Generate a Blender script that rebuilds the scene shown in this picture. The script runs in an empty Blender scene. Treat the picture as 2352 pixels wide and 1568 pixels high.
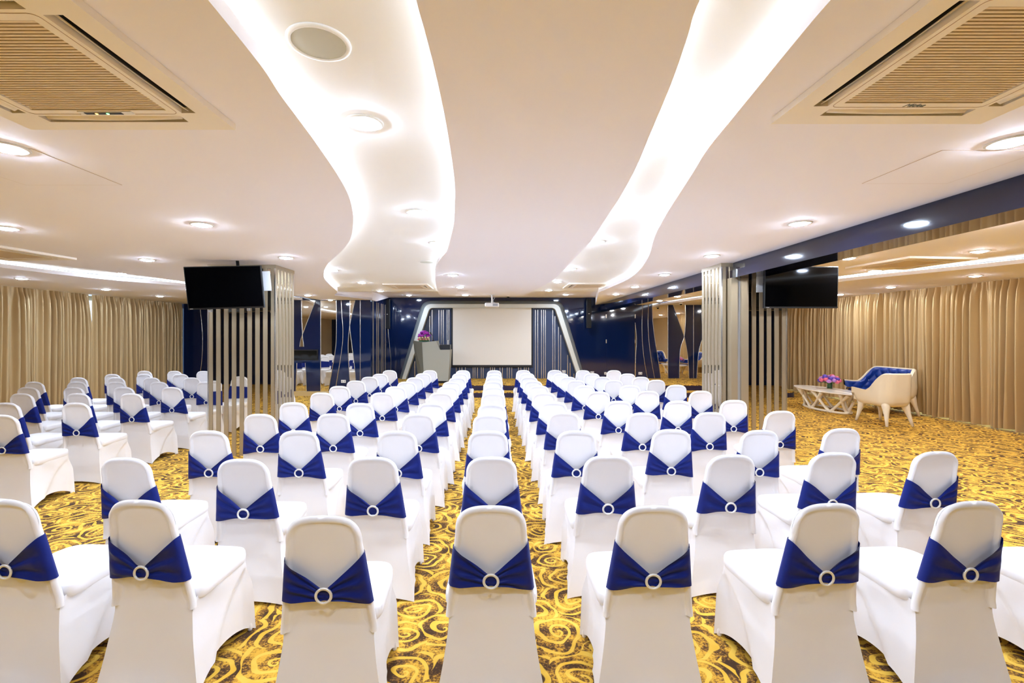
import bpy, bmesh, math, random
from mathutils import Vector, Matrix
random.seed(7)
PI = math.pi
C = bpy.context.scene.collection
F, CX, HY, CAMZ = 1080.0, 1140.0, 770.0, 1.68      # focal length in pixels, principal point, eye height
ZC, ZR, ZS = 2.665, 2.775, 2.90                    # dropped ceiling, recess ceiling, stage ceiling
RAD = math.radians

def srgb(r, g, b):
    f = lambda c: (c/255/12.92) if c/255 <= .04045 else ((c/255+.055)/1.055)**2.4
    return (f(r), f(g), f(b), 1)

# ------------------------------------------------------------------ materials
def mat(name, col, rough=.5, metal=0, **kw):
    m = bpy.data.materials.new(name); m.use_nodes = True
    b = m.node_tree.nodes['Principled BSDF']
    b.inputs['Base Color'].default_value = col
    b.inputs['Roughness'].default_value = rough
    b.inputs['Metallic'].default_value = metal
    for k, v in kw.items(): b.inputs[k.replace('_', ' ')].default_value = v
    return m
def N(m, t, **kw):
    n = m.node_tree.nodes.new(t)
    for k, v in kw.items(): setattr(n, k, v)
    return n
def L(m, a, b): m.node_tree.links.new(a, b)
def bsdf(m): return m.node_tree.nodes['Principled BSDF']
def bump(m, scale, strength, dist=.01, detail=3, stretch=None):
    tc = N(m, 'ShaderNodeTexCoord'); n = N(m, 'ShaderNodeTexNoise'); bp = N(m, 'ShaderNodeBump')
    n.inputs['Scale'].default_value = scale; n.inputs['Detail'].default_value = detail
    bp.inputs['Strength'].default_value = strength; bp.inputs['Distance'].default_value = dist
    src = tc.outputs['Object']
    if stretch:
        mp = N(m, 'ShaderNodeMapping'); mp.inputs['Scale'].default_value = stretch
        L(m, src, mp.inputs['Vector']); src = mp.outputs['Vector']
    L(m, src, n.inputs['Vector']); L(m, n.outputs['Fac'], bp.inputs['Height']); L(m, bp.outputs['Normal'], bsdf(m).inputs['Normal'])
def emis(name, col, s):
    m = bpy.data.materials.new(name); m.use_nodes = True
    nt = m.node_tree; nt.nodes.remove(nt.nodes['Principled BSDF'])
    e = N(m, 'ShaderNodeEmission'); e.inputs['Color'].default_value = col; e.inputs['Strength'].default_value = s
    L(m, e.outputs['Emission'], nt.nodes['Material Output'].inputs['Surface'])
    return m

M = {}
M['fabric'] = mat('chair_fabric', srgb(239, 236, 235), .62, Sheen_Weight=.15); bump(M['fabric'], 60, .08, .002, 3, (1, 1, .35))
M['sash'] = mat('sash_satin', srgb(0, 27, 112), .5, Specular_IOR_Level=.3); bump(M['sash'], 25, .15, .004, 3, (.6, 1, 3))
M['buckle'] = mat('buckle_silver', srgb(236, 234, 228), .3, .35); bump(M['buckle'], 260, .6, .002)
M['ceil'] = mat('ceiling_paint', srgb(248, 243, 246), .8)
M['recess'] = mat('recess_paint', srgb(250, 249, 246), .75)
M['navy'] = mat('navy_lacquer', srgb(11, 28, 66), .07, Coat_Weight=.5); bump(M['navy'], 1.1, .10, .03, 1)
M['navy_beam'] = mat('navy_beam', srgb(12, 20, 46), .08, Coat_Weight=.5)
M['navy_satin'] = mat('navy_panel', srgb(44, 62, 98), .38); bump(M['navy_satin'], 120, .2, .003)
M['navy_dark'] = mat('navy_riser', srgb(34, 30, 62), .3)
M['navy_cloth'] = mat('navy_cloth', srgb(14, 22, 48), .6)
M['mirror'] = mat('mirror_glass', (.80, .76, .68, 1), .015, 1)
M['bronze_mirror'] = mat('tinted_mirror', (.66, .61, .53, 1), .02, 1)
M['strip'] = mat('champagne_strip', srgb(172, 156, 128), .34, .5)
M['metal_line'] = mat('brushed_steel_line', srgb(205, 200, 190), .25, .9)
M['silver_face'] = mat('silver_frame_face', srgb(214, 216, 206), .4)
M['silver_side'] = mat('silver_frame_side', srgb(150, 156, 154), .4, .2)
M['screen'] = mat('screen_cloth', srgb(246, 243, 234), .8)
M['black'] = mat('black_plastic', srgb(14, 14, 15), .4)
M['tvglass'] = mat('tv_glass', srgb(5, 5, 6), .06, Specular_IOR_Level=.3)
M['white_plastic'] = mat('white_plastic', srgb(236, 233, 226), .4)
M['grey_plastic'] = mat('grey_plastic', srgb(168, 168, 166), .5)
M['ac'] = mat('cassette_plastic', srgb(250, 240, 224), .45)
M['ac_grille'] = mat('cassette_grille', srgb(236, 216, 184), .5)
M['ac_dark'] = mat('cassette_void_shade', srgb(22, 17, 12), .6)  # near-black colour painted in for the shade inside the cassette openings
M['louver'] = mat('louver_plastic', srgb(244, 230, 206), .4)
M['spk'] = mat('speaker_mesh', srgb(206, 206, 194), .7)
M['lens'] = emis('downlight_lens', (.80, .965, 1.24, 1), 64)
M['lens_warm'] = emis('downlight_lens_warm', (.92, .94, 1.0, 1), 64)
M['cove'] = emis('cove_strip', (.83, .97, 1.10, 1), 2.1)
M['daylight'] = emis('daylight', (.52, .74, 1.0, 1), .36)
M['shell'] = mat('cream_shell', srgb(242, 232, 208), .28, Coat_Weight=.3)
M['blue_leather'] = mat('blue_leather', srgb(24, 62, 148), .36)
M['marble'] = mat('marble_top', srgb(250, 246, 238), .12)
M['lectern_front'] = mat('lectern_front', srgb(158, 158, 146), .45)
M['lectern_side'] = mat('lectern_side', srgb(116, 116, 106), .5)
M['green'] = mat('leaf_green', srgb(44, 92, 40), .5)
M['pink'] = mat('petal_pink', srgb(232, 110, 140), .6)
M['violet'] = mat('petal_violet', srgb(98, 74, 190), .6)
M['lilac'] = mat('petal_lilac', srgb(196, 140, 220), .6)
M['purple'] = mat('petal_purple', srgb(158, 30, 168), .6)
M['cream'] = mat('petal_cream', srgb(236, 206, 160), .6)
M['glass'] = mat('vase_glass', (.85, .95, .9, 1), .03, 0, Transmission_Weight=1.0, IOR=1.4)
M['tan'] = mat('tan_plinth', srgb(196, 168, 112), .5)
M['wallpaint'] = mat('beige_wall', srgb(200, 182, 150), .8)
M['smoke_glass'] = mat('control_window_glass', srgb(14, 18, 18), .05)
M['groove'] = mat('panel_groove', srgb(200, 174, 148), .8)
M['led_green'] = emis('led_green', (.1, 1, .2, 1), 2)
M['led_orange'] = emis('led_orange', (1, .4, .05, 1), 2)
M['logo_ink'] = mat('logo_ink', srgb(110, 120, 120), .5)

def curtain_mat():
    m = mat('gold_satin', srgb(204, 178, 130), .34, .35, Sheen_Weight=.2)
    bump(m, 30, .15, .004, 3, (1, 1, .12)); return m
M['curtain'] = curtain_mat()

def carpet_mat():
    m = mat('swirl_carpet', (1, 1, 1, 1), .95)
    tc = N(m, 'ShaderNodeTexCoord')
    mp = N(m, 'ShaderNodeMapping'); mp.inputs['Scale'].default_value = (3.1, 3.5, 1)
    L(m, tc.outputs['Object'], mp.inputs['Vector'])
    # gentle warp
    nz = N(m, 'ShaderNodeTexNoise'); nz.inputs['Scale'].default_value = 1.6; nz.inputs['Detail'].default_value = 1
    L(m, mp.outputs['Vector'], nz.inputs['Vector'])
    sub = N(m, 'ShaderNodeVectorMath', operation='SUBTRACT'); sub.inputs[1].default_value = (.5, .5, .5)
    L(m, nz.outputs['Color'], sub.inputs[0])
    sc = N(m, 'ShaderNodeVectorMath', operation='SCALE'); sc.inputs['Scale'].default_value = .45
    L(m, sub.outputs[0], sc.inputs[0])
    ad = N(m, 'ShaderNodeVectorMath', operation='ADD')
    L(m, mp.outputs['Vector'], ad.inputs[0]); L(m, sc.outputs[0], ad.inputs[1])
    vo = N(m, 'ShaderNodeTexVoronoi', voronoi_dimensions='2D', feature='F1'); vo.inputs['Scale'].default_value = 1.0
    vo.inputs['Randomness'].default_value = .62
    L(m, ad.outputs[0], vo.inputs['Vector'])
    df = N(m, 'ShaderNodeVectorMath', operation='SUBTRACT')
    L(m, ad.outputs[0], df.inputs[0]); L(m, vo.outputs['Position'], df.inputs[1])
    sp = N(m, 'ShaderNodeSeparateXYZ'); L(m, df.outputs[0], sp.inputs[0])
    at = N(m, 'ShaderNodeMath', operation='ARCTAN2'); L(m, sp.outputs['Y'], at.inputs[0]); L(m, sp.outputs['X'], at.inputs[1])
    a2 = N(m, 'ShaderNodeMath', operation='DIVIDE'); L(m, at.outputs[0], a2.inputs[0]); a2.inputs[1].default_value = 2*PI
    pw = N(m, 'ShaderNodeMath', operation='POWER'); L(m, vo.outputs['Distance'], pw.inputs[0]); pw.inputs[1].default_value = .8
    r = N(m, 'ShaderNodeMath', operation='MULTIPLY_ADD'); L(m, pw.outputs[0], r.inputs[0]); r.inputs[1].default_value = 4.6
    L(m, a2.outputs[0], r.inputs[2])
    fr = N(m, 'ShaderNodeMath', operation='FRACT'); L(m, r.outputs[0], fr.inputs[0])
    # band 0..1 : yellow ribbon about the middle of each turn
    rp = N(m, 'ShaderNodeValToRGB'); L(m, fr.outputs[0], rp.inputs[0])
    e = rp.color_ramp.elements
    e[0].position = .32; e[0].color = (0, 0, 0, 1)
    e[1].position = .37; e[1].color = (1, 1, 1, 1)
    x = e.new(.67); x.color = (1, 1, 1, 1)
    x = e.new(.72); x.color = (0, 0, 0, 1)
    # ground: speckled brown / ochre
    n2 = N(m, 'ShaderNodeTexNoise'); n2.inputs['Scale'].default_value = 70; n2.inputs['Detail'].default_value = 4; n2.inputs['Roughness'].default_value = .7
    L(m, tc.outputs['Object'], n2.inputs['Vector'])
    n3 = N(m, 'ShaderNodeTexNoise'); n3.inputs['Scale'].default_value = 7; n3.inputs['Detail'].default_value = 2
    L(m, tc.outputs['Object'], n3.inputs['Vector'])
    mx = N(m, 'ShaderNodeMath', operation='MULTIPLY_ADD'); L(m, n3.outputs['Fac'], mx.inputs[0]); mx.inputs[1].default_value = 1.1
    L(m, n2.outputs['Fac'], mx.inputs[2])
    g = N(m, 'ShaderNodeValToRGB'); 
    sc2 = N(m, 'ShaderNodeMath', operation='MULTIPLY'); L(m, mx.outputs[0], sc2.inputs[0]); sc2.inputs[1].default_value = .5
    L(m, sc2.outputs[0], g.inputs[0])
    e = g.color_ramp.elements
    e[0].position = .46; e[0].color = srgb(66, 40, 14)
    e[1].position = .63; e[1].color = srgb(226, 174, 56)
    x = e.new(.525); x.color = srgb(136, 92, 30)
    x = e.new(.57); x.color = srgb(210, 156, 44)
    y = N(m, 'ShaderNodeValToRGB'); L(m, n3.outputs['Fac'], y.inputs[0])
    e = y.color_ramp.elements
    e[0].position = .35; e[0].color = srgb(224, 174, 50)
    e[1].position = .65; e[1].color = srgb(236, 194, 78)
    mix = N(m, 'ShaderNodeMix', data_type='RGBA')
    L(m, rp.outputs['Color'], mix.inputs['Factor']); L(m, g.outputs['Color'], mix.inputs['A']); L(m, y.outputs['Color'], mix.inputs['B'])
    L(m, mix.outputs['Result'], bsdf(m).inputs['Base Color'])
    bp = N(m, 'ShaderNodeBump'); bp.inputs['Strength'].default_value = .25; bp.inputs['Distance'].default_value = .006
    L(m, n2.outputs['Fac'], bp.inputs['Height']); L(m, bp.outputs['Normal'], bsdf(m).inputs['Normal'])
    return m
M['carpet'] = carpet_mat()

# ------------------------------------------------------------------ object helpers
def tag(o, label=None, cat=None, group=None, kind=None):
    if label: o['label'] = label
    if cat: o['category'] = cat
    if group: o['group'] = group
    if kind: o['kind'] = kind
    return o
def thing(name, label, cat, loc=(0, 0, 0), rz=0, group=None):
    o = bpy.data.objects.new(name, None); C.objects.link(o)
    o.location = loc; o.rotation_euler = (0, 0, rz); o.empty_display_size = .1
    return tag(o, label, cat, group)
def obj(name, bm, m, parent=None, smooth=False, loc=None):
    me = bpy.data.meshes.new(name)
    bmesh.ops.recalc_face_normals(bm, faces=bm.faces[:])
    bm.to_mesh(me); bm.free()
    me.materials.append(m)
    if smooth:
        for p in me.polygons: p.use_smooth = True
    o = bpy.data.objects.new(name, me); C.objects.link(o)
    if parent: o.parent = parent
    if loc: o.location = loc
    return o
def autosmooth(o, deg=40):
    me = o.data
    for p in me.polygons: p.use_smooth = True
    try: me.set_sharp_from_angle(angle=RAD(deg))
    except Exception: pass
    return o
def struct(name, bm, m, smooth=False):
    return tag(obj(name, bm, m, None, smooth), kind='structure')
def box(bm, x0, x1, y0, y1, z0, z1, bev=0, mtx=None):
    vs = [bm.verts.new((x, y, z)) for z in (z0, z1) for y in (y0, y1) for x in (x0, x1)]
    fs = [bm.faces.new([vs[i] for i in f]) for f in ((0, 2, 3, 1), (4, 5, 7, 6), (0, 1, 5, 4), (2, 6, 7, 3), (0, 4, 6, 2), (1, 3, 7, 5))]
    if bev:
        es = list({e for f in fs for e in f.edges})
        r = bmesh.ops.bevel(bm, geom=es, offset=bev, segments=2, affect='EDGES', profile=.5)
        vs = list({v for f in r['faces'] for v in f.verts})
    if mtx:
        for v in vs: v.co = mtx @ v.co
    return bm
def boxbm(*a, **k): return box(bmesh.new(), *a, **k)
def prism(bm, pts, ax, a0, a1):
    """extrude a planar polygon. ax 'z': pts (x,y); ax 'y': pts (x,z)"""
    mk = (lambda p, a: (p[0], p[1], a)) if ax == 'z' else ((lambda p, a: (p[0], a, p[1])) if ax == 'y' else (lambda p, a: (a, p[0], p[1])))
    A = [bm.verts.new(mk(p, a0)) for p in pts]; B = [bm.verts.new(mk(p, a1)) for p in pts]
    n = len(pts)
    f1 = bm.faces.new(A[::-1]); f2 = bm.faces.new(B)
    for i in range(n): bm.faces.new((A[i], A[(i+1) % n], B[(i+1) % n], B[i]))
    if n > 4: bmesh.ops.triangulate(bm, faces=[f1, f2])
    return bm
def tube(bm, pts, r, seg=8, closed=False, caps=True):
    """r is a number or one radius per point"""
    pts = [Vector(p) for p in pts]; n = len(pts); rings = []
    rr = r if isinstance(r, (list, tuple)) else [r]*n
    up = Vector((0, 0, 1)); prev = None
    for i, p in enumerate(pts):
        a = pts[(i-1) % n] if (closed or i > 0) else p
        b = pts[(i+1) % n] if (closed or i < n-1) else p
        t = (b-a).normalized()
        if prev is None:
            s = t.cross(up if abs(t.z) < .95 else Vector((1, 0, 0))).normalized()
        else:
            s = (prev - t*prev.dot(t)).normalized()
        prev = s; q = t.cross(s)
        rings.append([bm.verts.new(p + (s*math.cos(2*PI*k/seg) + q*math.sin(2*PI*k/seg))*rr[i]) for k in range(seg)])
    m = n if closed else n-1
    for i in range(m):
        A, B = rings[i], rings[(i+1) % n]
        for k in range(seg): bm.faces.new((A[k], A[(k+1) % seg], B[(k+1) % seg], B[k]))
    if caps and not closed:
        bm.faces.new(rings[0][::-1]); bm.faces.new(rings[-1])
    return bm
def lathe(bm, prof, seg=24, c=(0, 0, 0)):
    rings = []
    for r, z in prof:
        if r < 1e-6: rings.append([bm.verts.new((c[0], c[1], c[2]+z))])
        else: rings.append([bm.verts.new((c[0]+r*math.cos(2*PI*k/seg), c[1]+r*math.sin(2*PI*k/seg), c[2]+z)) for k in range(seg)])
    for A, B in zip(rings, rings[1:]):
        for k in range(seg):
            a, a2 = A[k % len(A)], A[(k+1) % len(A)]; b, b2 = B[k % len(B)], B[(k+1) % len(B)]
            vs = []
            for v in (a, a2, b2, b):
                if v not in vs: vs.append(v)
            if len(vs) > 2: bm.faces.new(vs)
    return bm
def grid(bm, nu, nv, fn, closed_u=False):
    V = [[bm.verts.new(fn(i, j)) for i in range(nu)] for j in range(nv)]
    for j in range(nv-1):
        for i in range(nu if closed_u else nu-1):
            bm.faces.new((V[j][i], V[j][(i+1) % nu], V[j+1][(i+1) % nu], V[j+1][i]))
    return V
def catmull(pts, n=8):
    P = [pts[0]] + list(pts) + [pts[-1]]; out = []
    for i in range(1, len(P)-2):
        p0, p1, p2, p3 = P[i-1], P[i], P[i+1], P[i+2]
        for k in range(n):
            t = k/n
            out.append(tuple(.5*((2*b) + (-a+c)*t + (2*a-5*b+4*c-d)*t*t + (-a+3*b-3*c+d)*t**3) for a, b, c, d in zip(p0, p1, p2, p3)))
    out.append(tuple(pts[-1])); return out
def smooth(a, b, x):
    t = min(1, max(0, (x-a)/(b-a))); return t*t*(3-2*t)
def plan(px, py, z=ZC):
    d = (z-CAMZ)*F/(HY-py); return ((px-CX)/F*d, d)
def onwall(px, py, d): return ((px-CX)/F*d, CAMZ-(py-HY)/F*d)
def copy_tree(o, parent=None):
    c = o.copy(); C.objects.link(c)
    if parent: c.parent = parent
    for ch in [x for x in o.children]: copy_tree(ch, c)
    return c

# ------------------------------------------------------------------ camera
cam = bpy.data.cameras.new('camera'); co = bpy.data.objects.new('camera', cam); C.objects.link(co)
co.location = (0, 0, CAMZ); co.rotation_euler = (PI/2, 0, 0)
cam.sensor_width = 36; cam.lens = F/2352*36
cam.shift_x = (1176-CX)/2352; cam.shift_y = -(784-HY)/2352
cam.clip_start = .02
bpy.context.scene.camera = co

# ------------------------------------------------------------------ setting
XL, XR, YB, YL, YN = -9.8, 9.0, 15.2, 13.1, -3.0     # curtain planes, back wall, lectern-side wall, wall behind the camera
bm = bmesh.new(); box(bm, XL-.6, XR+.6, YN, YB+.1, -.1, 0); struct('floor', bm, M['carpet'])
struct('wall_rear', boxbm(XL-.6, XR+.6, YN-.1, YN, 0, 3), M['navy'])
struct('wall_left', boxbm(XL-.62, XL-.42, YN, YB, 0, 3), M['wallpaint'])
struct('wall_right', boxbm(XR+.42, XR+.62, YN, YB, 0, 3), M['wallpaint'])
struct('wall_back', boxbm(-3.5, XR+.5, YB, YB+.1, 0, 3), M['navy'])
struct('wall_alcove', boxbm(-3.6, -3.5, YL, YB, 0, 3), M['navy'])
struct('wall_back_left', boxbm(-6.5, -3.6, YL, YL+.1, 0, 2.78), M['navy'])
struct('wall_return', boxbm(-6.5, -6.4, YL+.1, 14.8, 0, 2.78), M['navy'])
struct('wall_corner', boxbm(XL-.5, -6.5, 14.7, 14.8, 0, 2.78), M['navy'])
struct('baseboard_left', boxbm(-6.5, -3.62, YL-.06, YL-.002, 0, .125), M['tan'])
tag(obj('window_1', boxbm(XL-.40, XL-.38, 6, 14.5, .02, 2.55), M['daylight']), kind='structure')
tag(obj('window_2', boxbm(XR+.38, XR+.40, 6, 14.8, .02, 2.55), M['daylight']), kind='structure')

# --- ceilings
Lle = [(-.80, -3.0), (-.84, 0.2)] + [plan(*p) for p in ((478, 0), (600, 152), (643, 217), (687, 275.5), (730, 334), (773.5, 399), (799.6, 447), (810, 486), (811, 516), (804, 551), (782, 579), (752, 607), (744, 629), (750, 646), (776, 670))]
Lre = [(-.23, -3.0), (-.24, .2)] + [plan(*p) for p in ((956, 0), (982, 95), (1003.5, 182), (1025, 286), (1040, 382), (1045, 434), (1044, 490), (1040, 525), (1027, 573), (1012, 594), (1001, 616), (1000, 646), (1005.6, 670), (1013.6, 679.4))]
Rle = [(.55, -3.0), (.58, .2)] + [plan(*p) for p in ((1607.5, 0), (1577, 91), (1547, 178), (1521, 243), (1490, 316), (1460, 386), (1425, 451), (1391, 503), (1356, 555), (1321, 592), (1295, 620), (1265, 646), (1222, 669), (1197.6, 679.4))]
Rre = [(.92, -3.0), (.95, .2)] + [plan(*p) for p in ((1908, 0), (1800, 128), (1742, 199), (1681, 273), (1625, 342), (1590, 399), (1560, 446), (1529, 494), (1508, 533), (1499, 559), (1490, 589), (1469, 620), (1443, 641), (1408, 657), (1375.5, 671))]
Ale = [(-6.6, -3.0), (-6.55, 3.5), (-6.38, 6.04), (-6.06, 7.0), (-5.69, 8.79), (-5.1, 11.5), (-4.9, 13.09)]
Fle = [(-7.35, -3.0), (-7.3, 4.0), (-7.2, 6.7), (-6.9, 8.2), (-6.2, 9.6), (-5.55, 12.2), (-5.4, 13.09)]
Dre = [(6.6, -3.0), (6.5, 3.0), (6.28, 5.6), (5.73, 7.88), (5.15, 11.5), (4.8, 15.19)]
Ere = [(7.5, -3.0), (7.4, 4.0), (7.19, 6.41), (6.3, 8.65), (5.65, 12.0), (5.3, 15.19)]
def even(P):
    out = [P[0]]
    for p, q in zip(P, P[1:]):
        n = max(1, round((q[1]-p[1])/.3)) if q[1] < 1.45 else 1
        out += [(p[0]+(q[0]-p[0])*k/n, p[1]+(q[1]-p[1])*k/n) for k in range(1, n+1)]
    return out
Lle, Lre, Rle, Rre, Ale, Fle, Dre, Ere = [catmull(even(p), 6) for p in (Lle, Lre, Rle, Rre, Ale, Fle, Dre, Ere)]
LIP = .06
def xat(c, y):
    if y <= c[0][1]: return c[0][0]
    for p, q in zip(c, c[1:]):
        if p[1] <= y <= q[1] and q[1] > p[1]: return p[0]+(q[0]-p[0])*(y-p[1])/(q[1]-p[1])
    return c[-1][0]
def slab(name, left, right, y1=None):
    y1 = y1 or min(left[-1][1], right[-1][1])
    ys = sorted({round(p[1], 4) for p in left+right if YN <= p[1] < y1-.004} | {YN, y1})
    bm = bmesh.new(); R = []
    for y in ys:
        a, b = xat(left, y), xat(right, y)
        R.append([bm.verts.new(v) for v in ((a, y, ZC), (b, y, ZC), (b, y, ZC+LIP), (a, y, ZC+LIP))])
    for A, B in zip(R, R[1:]):
        for k in range(4): bm.faces.new((A[k], A[(k+1) % 4], B[(k+1) % 4], B[k]))
    bm.faces.new(R[0]); bm.faces.new(R[-1])
    return struct(name, bm, M['ceil'])
slab('ceiling_centre', Lre, Rle)
slab('ceiling_left', Ale, Lle + [(-3.99, 11.56), (-3.46, 13.05), (-3.46, 13.09)])
slab('ceiling_right', Rre + [(3.2, 15.19)], [(3.44, -3), (3.44, 15.19)])
slab('ceiling_lounge', [(3.46, -3), (3.46, 15.19)], Dre)
slab('ceiling_lounge_edge', Ere, [(XR+.4, -3), (XR+.4, 15.19)])
slab('ceiling_curtain_edge', [(XL-.4, -3), (XL-.4, 13.09)], Fle)
struct('ceiling_corner', boxbm(XL-.4, -6.51, 13.091, 14.69, ZC, ZC+LIP), M['ceil'])
bm = bmesh.new()
box(bm, XL-.5, XR+.5, YN, 11.8, ZR, ZR+.05)
box(bm, XL-.5, -4.2, 11.8, 14.75, ZR, ZR+.05)
box(bm, 3.3, XR+.5, 11.8, YB, ZR, ZR+.05)
struct('ceiling', bm, M['recess'])
bm = bmesh.new(); box(bm, -4.2, 3.3, 11.8, YB, ZS, ZS+.05)
box(bm, -4.2, 3.3, 11.78, 11.8, ZR, ZS+.05); box(bm, 3.28, 3.3, 11.8, YB, ZC+LIP, ZS+.05)
struct('ceiling_stage', bm, M['ceil'])
bm = bmesh.new()
fp = [(-3.58, 10.58), (-3.99, 11.56), (-3.46, 13.05)]
for p, q in zip(fp, fp[1:]):
    prism(bm, [p, q, (q[0]-.02, q[1]), (p[0]-.02, p[1])], 'z', ZC+.001, ZS+.01)
prism(bm, [(2.345, 10.75), (3.2, 15.19), (3.22, 15.19), (2.365, 10.75)], 'z', ZC+.001, ZS+.01)
prism(bm, [(13.05, ZC+.001), (13.6, ZC+.001), (15.19, ZS), (13.05, ZS+.01)], 'x', -3.497, -3.46)
struct('ceiling_fascia', bm, M['ceil'])
# cove light strips, tucked on top of the dropped ceiling behind its lip
def cove(name, curve, side, label, y0=-3, y1=99, set_back=.075):
    pts = [p for p in curve if y0 <= p[1] <= y1]
    bm = bmesh.new(); A = []; B = []
    for i, p in enumerate(pts):
        a = pts[max(0, i-1)]; b = pts[min(len(pts)-1, i+1)]
        t = Vector((b[0]-a[0], b[1]-a[1])).normalized(); n = Vector((t.y, -t.x))*side   # side +1: slab lies to +x of the edge
        q = Vector(p)+n*set_back; r = Vector(p)+n*(set_back+.03)
        A.append([bm.verts.new((q.x, q.y, z)) for z in (ZC+LIP+.001, ZC+LIP+.012)])
        B.append([bm.verts.new((r.x, r.y, z)) for z in (ZC+LIP+.001, ZC+LIP+.012)])
    for i in range(len(pts)-1):
        bm.faces.new((A[i][1], A[i+1][1], B[i+1][1], B[i][1])); bm.faces.new((A[i][0], A[i+1][0], A[i+1][1], A[i][1]))
        bm.faces.new((B[i][0], B[i+1][0], B[i+1][1], B[i][1])); bm.faces.new((A[i][0], A[i+1][0], B[i+1][0], B[i][0]))
    o = obj(name, bm, M['cove']); return tag(o, label, 'cove light', 'cove lights hidden in the ceiling edges')
cove('cove_light', Lle, -1, 'white cove light behind curtain-side lip of wavy ceiling channel above lectern side')
cove('cove_light', Lre, 1, 'white cove light along centre-panel edge of wavy channel on lectern side')
cove('cove_light', Rle, -1, 'white cove light along centre-panel edge of tapering channel on lounge side')
cove('cove_light', Rre, 1, 'white cove light behind beam-side lip of tapering ceiling channel')
cove('cove_light', Fle, -1, 'white cove light along ceiling edge in front of curtains beyond the pillar')
cove('cove_light', Ere, 1, 'white cove light along lounge ceiling edge in front of the long curtains')

# --- beam, pillars
bm = bmesh.new()
for y0, y1 in ((YN, 6.39), (7.03, 15.19)):
    box(bm, 3.22, 3.5, y0, y1, 2.555, ZR); box(bm, 3.17, 3.52, y0, y1, 2.45, 2.555)
struct('beam', bm, M['navy_beam'])
bm = bmesh.new(); box(bm, 3.14, 3.224, 6.28, 6.39, 0, 2.449); box(bm, 3.272, 3.37, 6.28, 6.39, 0, 2.449); o = struct('trim_1', bm, M['strip'])
struct('trim_2', boxbm(3.226, 3.270, 6.31, 6.39, 0, 2.449), M['grey_plastic'])
def pillar(x0, x1, y0, y1, inner):
    p = struct('pillar', boxbm(x0, x1, y0, y1, 0, ZR), M['bronze_mirror'])
    n = 9; w = (x1-x0)/(n-.47)
    for yy0, yy1 in ((y0-.008, y0-.0005), (y1+.0005, y1+.008)):
        for k in range(n):
            obj('strip', boxbm(x0+k*w, x0+k*w+w*.53, yy0, yy1, 0, ZC-.002), M['strip'], p)
    xs = inner; m = 6; h = (y1-y0)/(m-.5)
    for k in range(m):
        a, b = (xs, xs+.008) if xs > (x0+x1)/2 else (xs-.008, xs)
        obj('strip', boxbm(a, b, y0+k*h, y0+k*h+h*.5, 0, ZC-.002), M['strip'], p)
    for xx in (x0, x1):
        obj('corner_trim', boxbm(xx-.010, xx+.010, y0-.012, y0-.002, 0, ZC-.002), M['metal_line'], p)
    obj('top_band', boxbm(x0-.011, x1+.011, y0-.013, y1+.011, ZC-.05, ZC-.001), M['strip'], p)
    return p
pillar(-4.02, -3.09, 6.57, 7.16, -3.09)
pillar(3.07, 3.95, 6.41, 7.0, 3.07)

# --- stage
def stage_outline(x0, x1, y0, y1, r):
    pts = [(x0, y0)]
    for k in range(9):
        a = -PI/2 + PI/2*k/8; pts.append((x1-r+r*math.cos(a), y0+r+r*math.sin(a)))
    pts += [(x1, y1), (x0, y1)]; return pts
st = thing('stage', 'low carpeted stage with two dark blue steps beneath the projection screen', 'stage', (0, 0, 0))
ol = stage_outline(-3.49, 8.2, 12.7, 13.17, .35); ou = stage_outline(-3.49, 8.2, 13.15, YB-.002, .35)
obj('step_riser', prism(bmesh.new(), ol, 'z', 0, .125), M['navy_dark'], st)
obj('step_tread', prism(bmesh.new(), ol, 'z', .126, .142), M['carpet'], st)
obj('step_riser', prism(bmesh.new(), ou, 'z', 0, .275), M['navy_dark'], st)
obj('stage_carpet', prism(bmesh.new(), ou, 'z', .276, .292), M['carpet'], st)

# --- back wall decoration
Z1 = lambda u, v: (640+u/4.523, 640+v/4.523)
Z2 = lambda u, v: (1160+u/4.523, 640+v/4.523)
def wall_shape(name, pts, zf, d, m, th=.004, **kw):
    P = [onwall(*zf(*p), d) for p in pts]
    o = obj(name, prism(bmesh.new(), P, 'y', d-th-.001, d-.001), m)
    return tag(o, **kw)
def wall_line(idx, pts, zf, d, r=.009):
    P = [onwall(*zf(*p), d) for p in (catmull(pts, 5) if len(pts) > 2 else pts)]
    bm = bmesh.new(); tube(bm, [(x, d-.008, z) for x, z in P], r, 6)
    return struct('trim_%d' % idx, bm, M['metal_line'])
mg = 'mirror pieces set in the blue wall panels'
def mirror(pts, zf, d, label): wall_shape('wall_mirror', pts, zf, d, M['mirror'], label=label, cat='mirror', group=mg)
B1 = 1172
# lectern-side wall
c1 = catmull([(237, 225), (238, 330), (241, 450), (250, 600), (262, 705)], 4)
lA = [(385, 225), (245, 590), (220, 705)]
mirror([(237, 225), (240, 450), (246, 585), (385, 225)], Z1, YL, 'upper mirror wedge above the black control window beside the pillar')
mirror([(246, 592), (262, 705), (220, 705)], Z1, YL, 'tiny mirror wedge just above the black control window')
mirror([(190, 874), (278, 874), (292, B1), (180, B1)], Z1, YL, 'mirror panel below the black control window')
c2 = catmull([(600, 225), (602, 450), (598, 650), (583, 790), (555, 950), (517, B1)], 4)
mirror([(439, 225)] + c2 + [(439, B1)], Z1, YL, 'tall mirror with one curved edge between control window and wall socket')
cC = catmull([(795, 225), (760, 380), (738, 500), (724, 650), (724, 780), (733, 950), (752, B1)], 4)
cD = catmull([(741, 225), (740, 380), (742, 520), (760, 680), (782, 850), (797, 1000), (808, B1)], 4)
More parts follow.
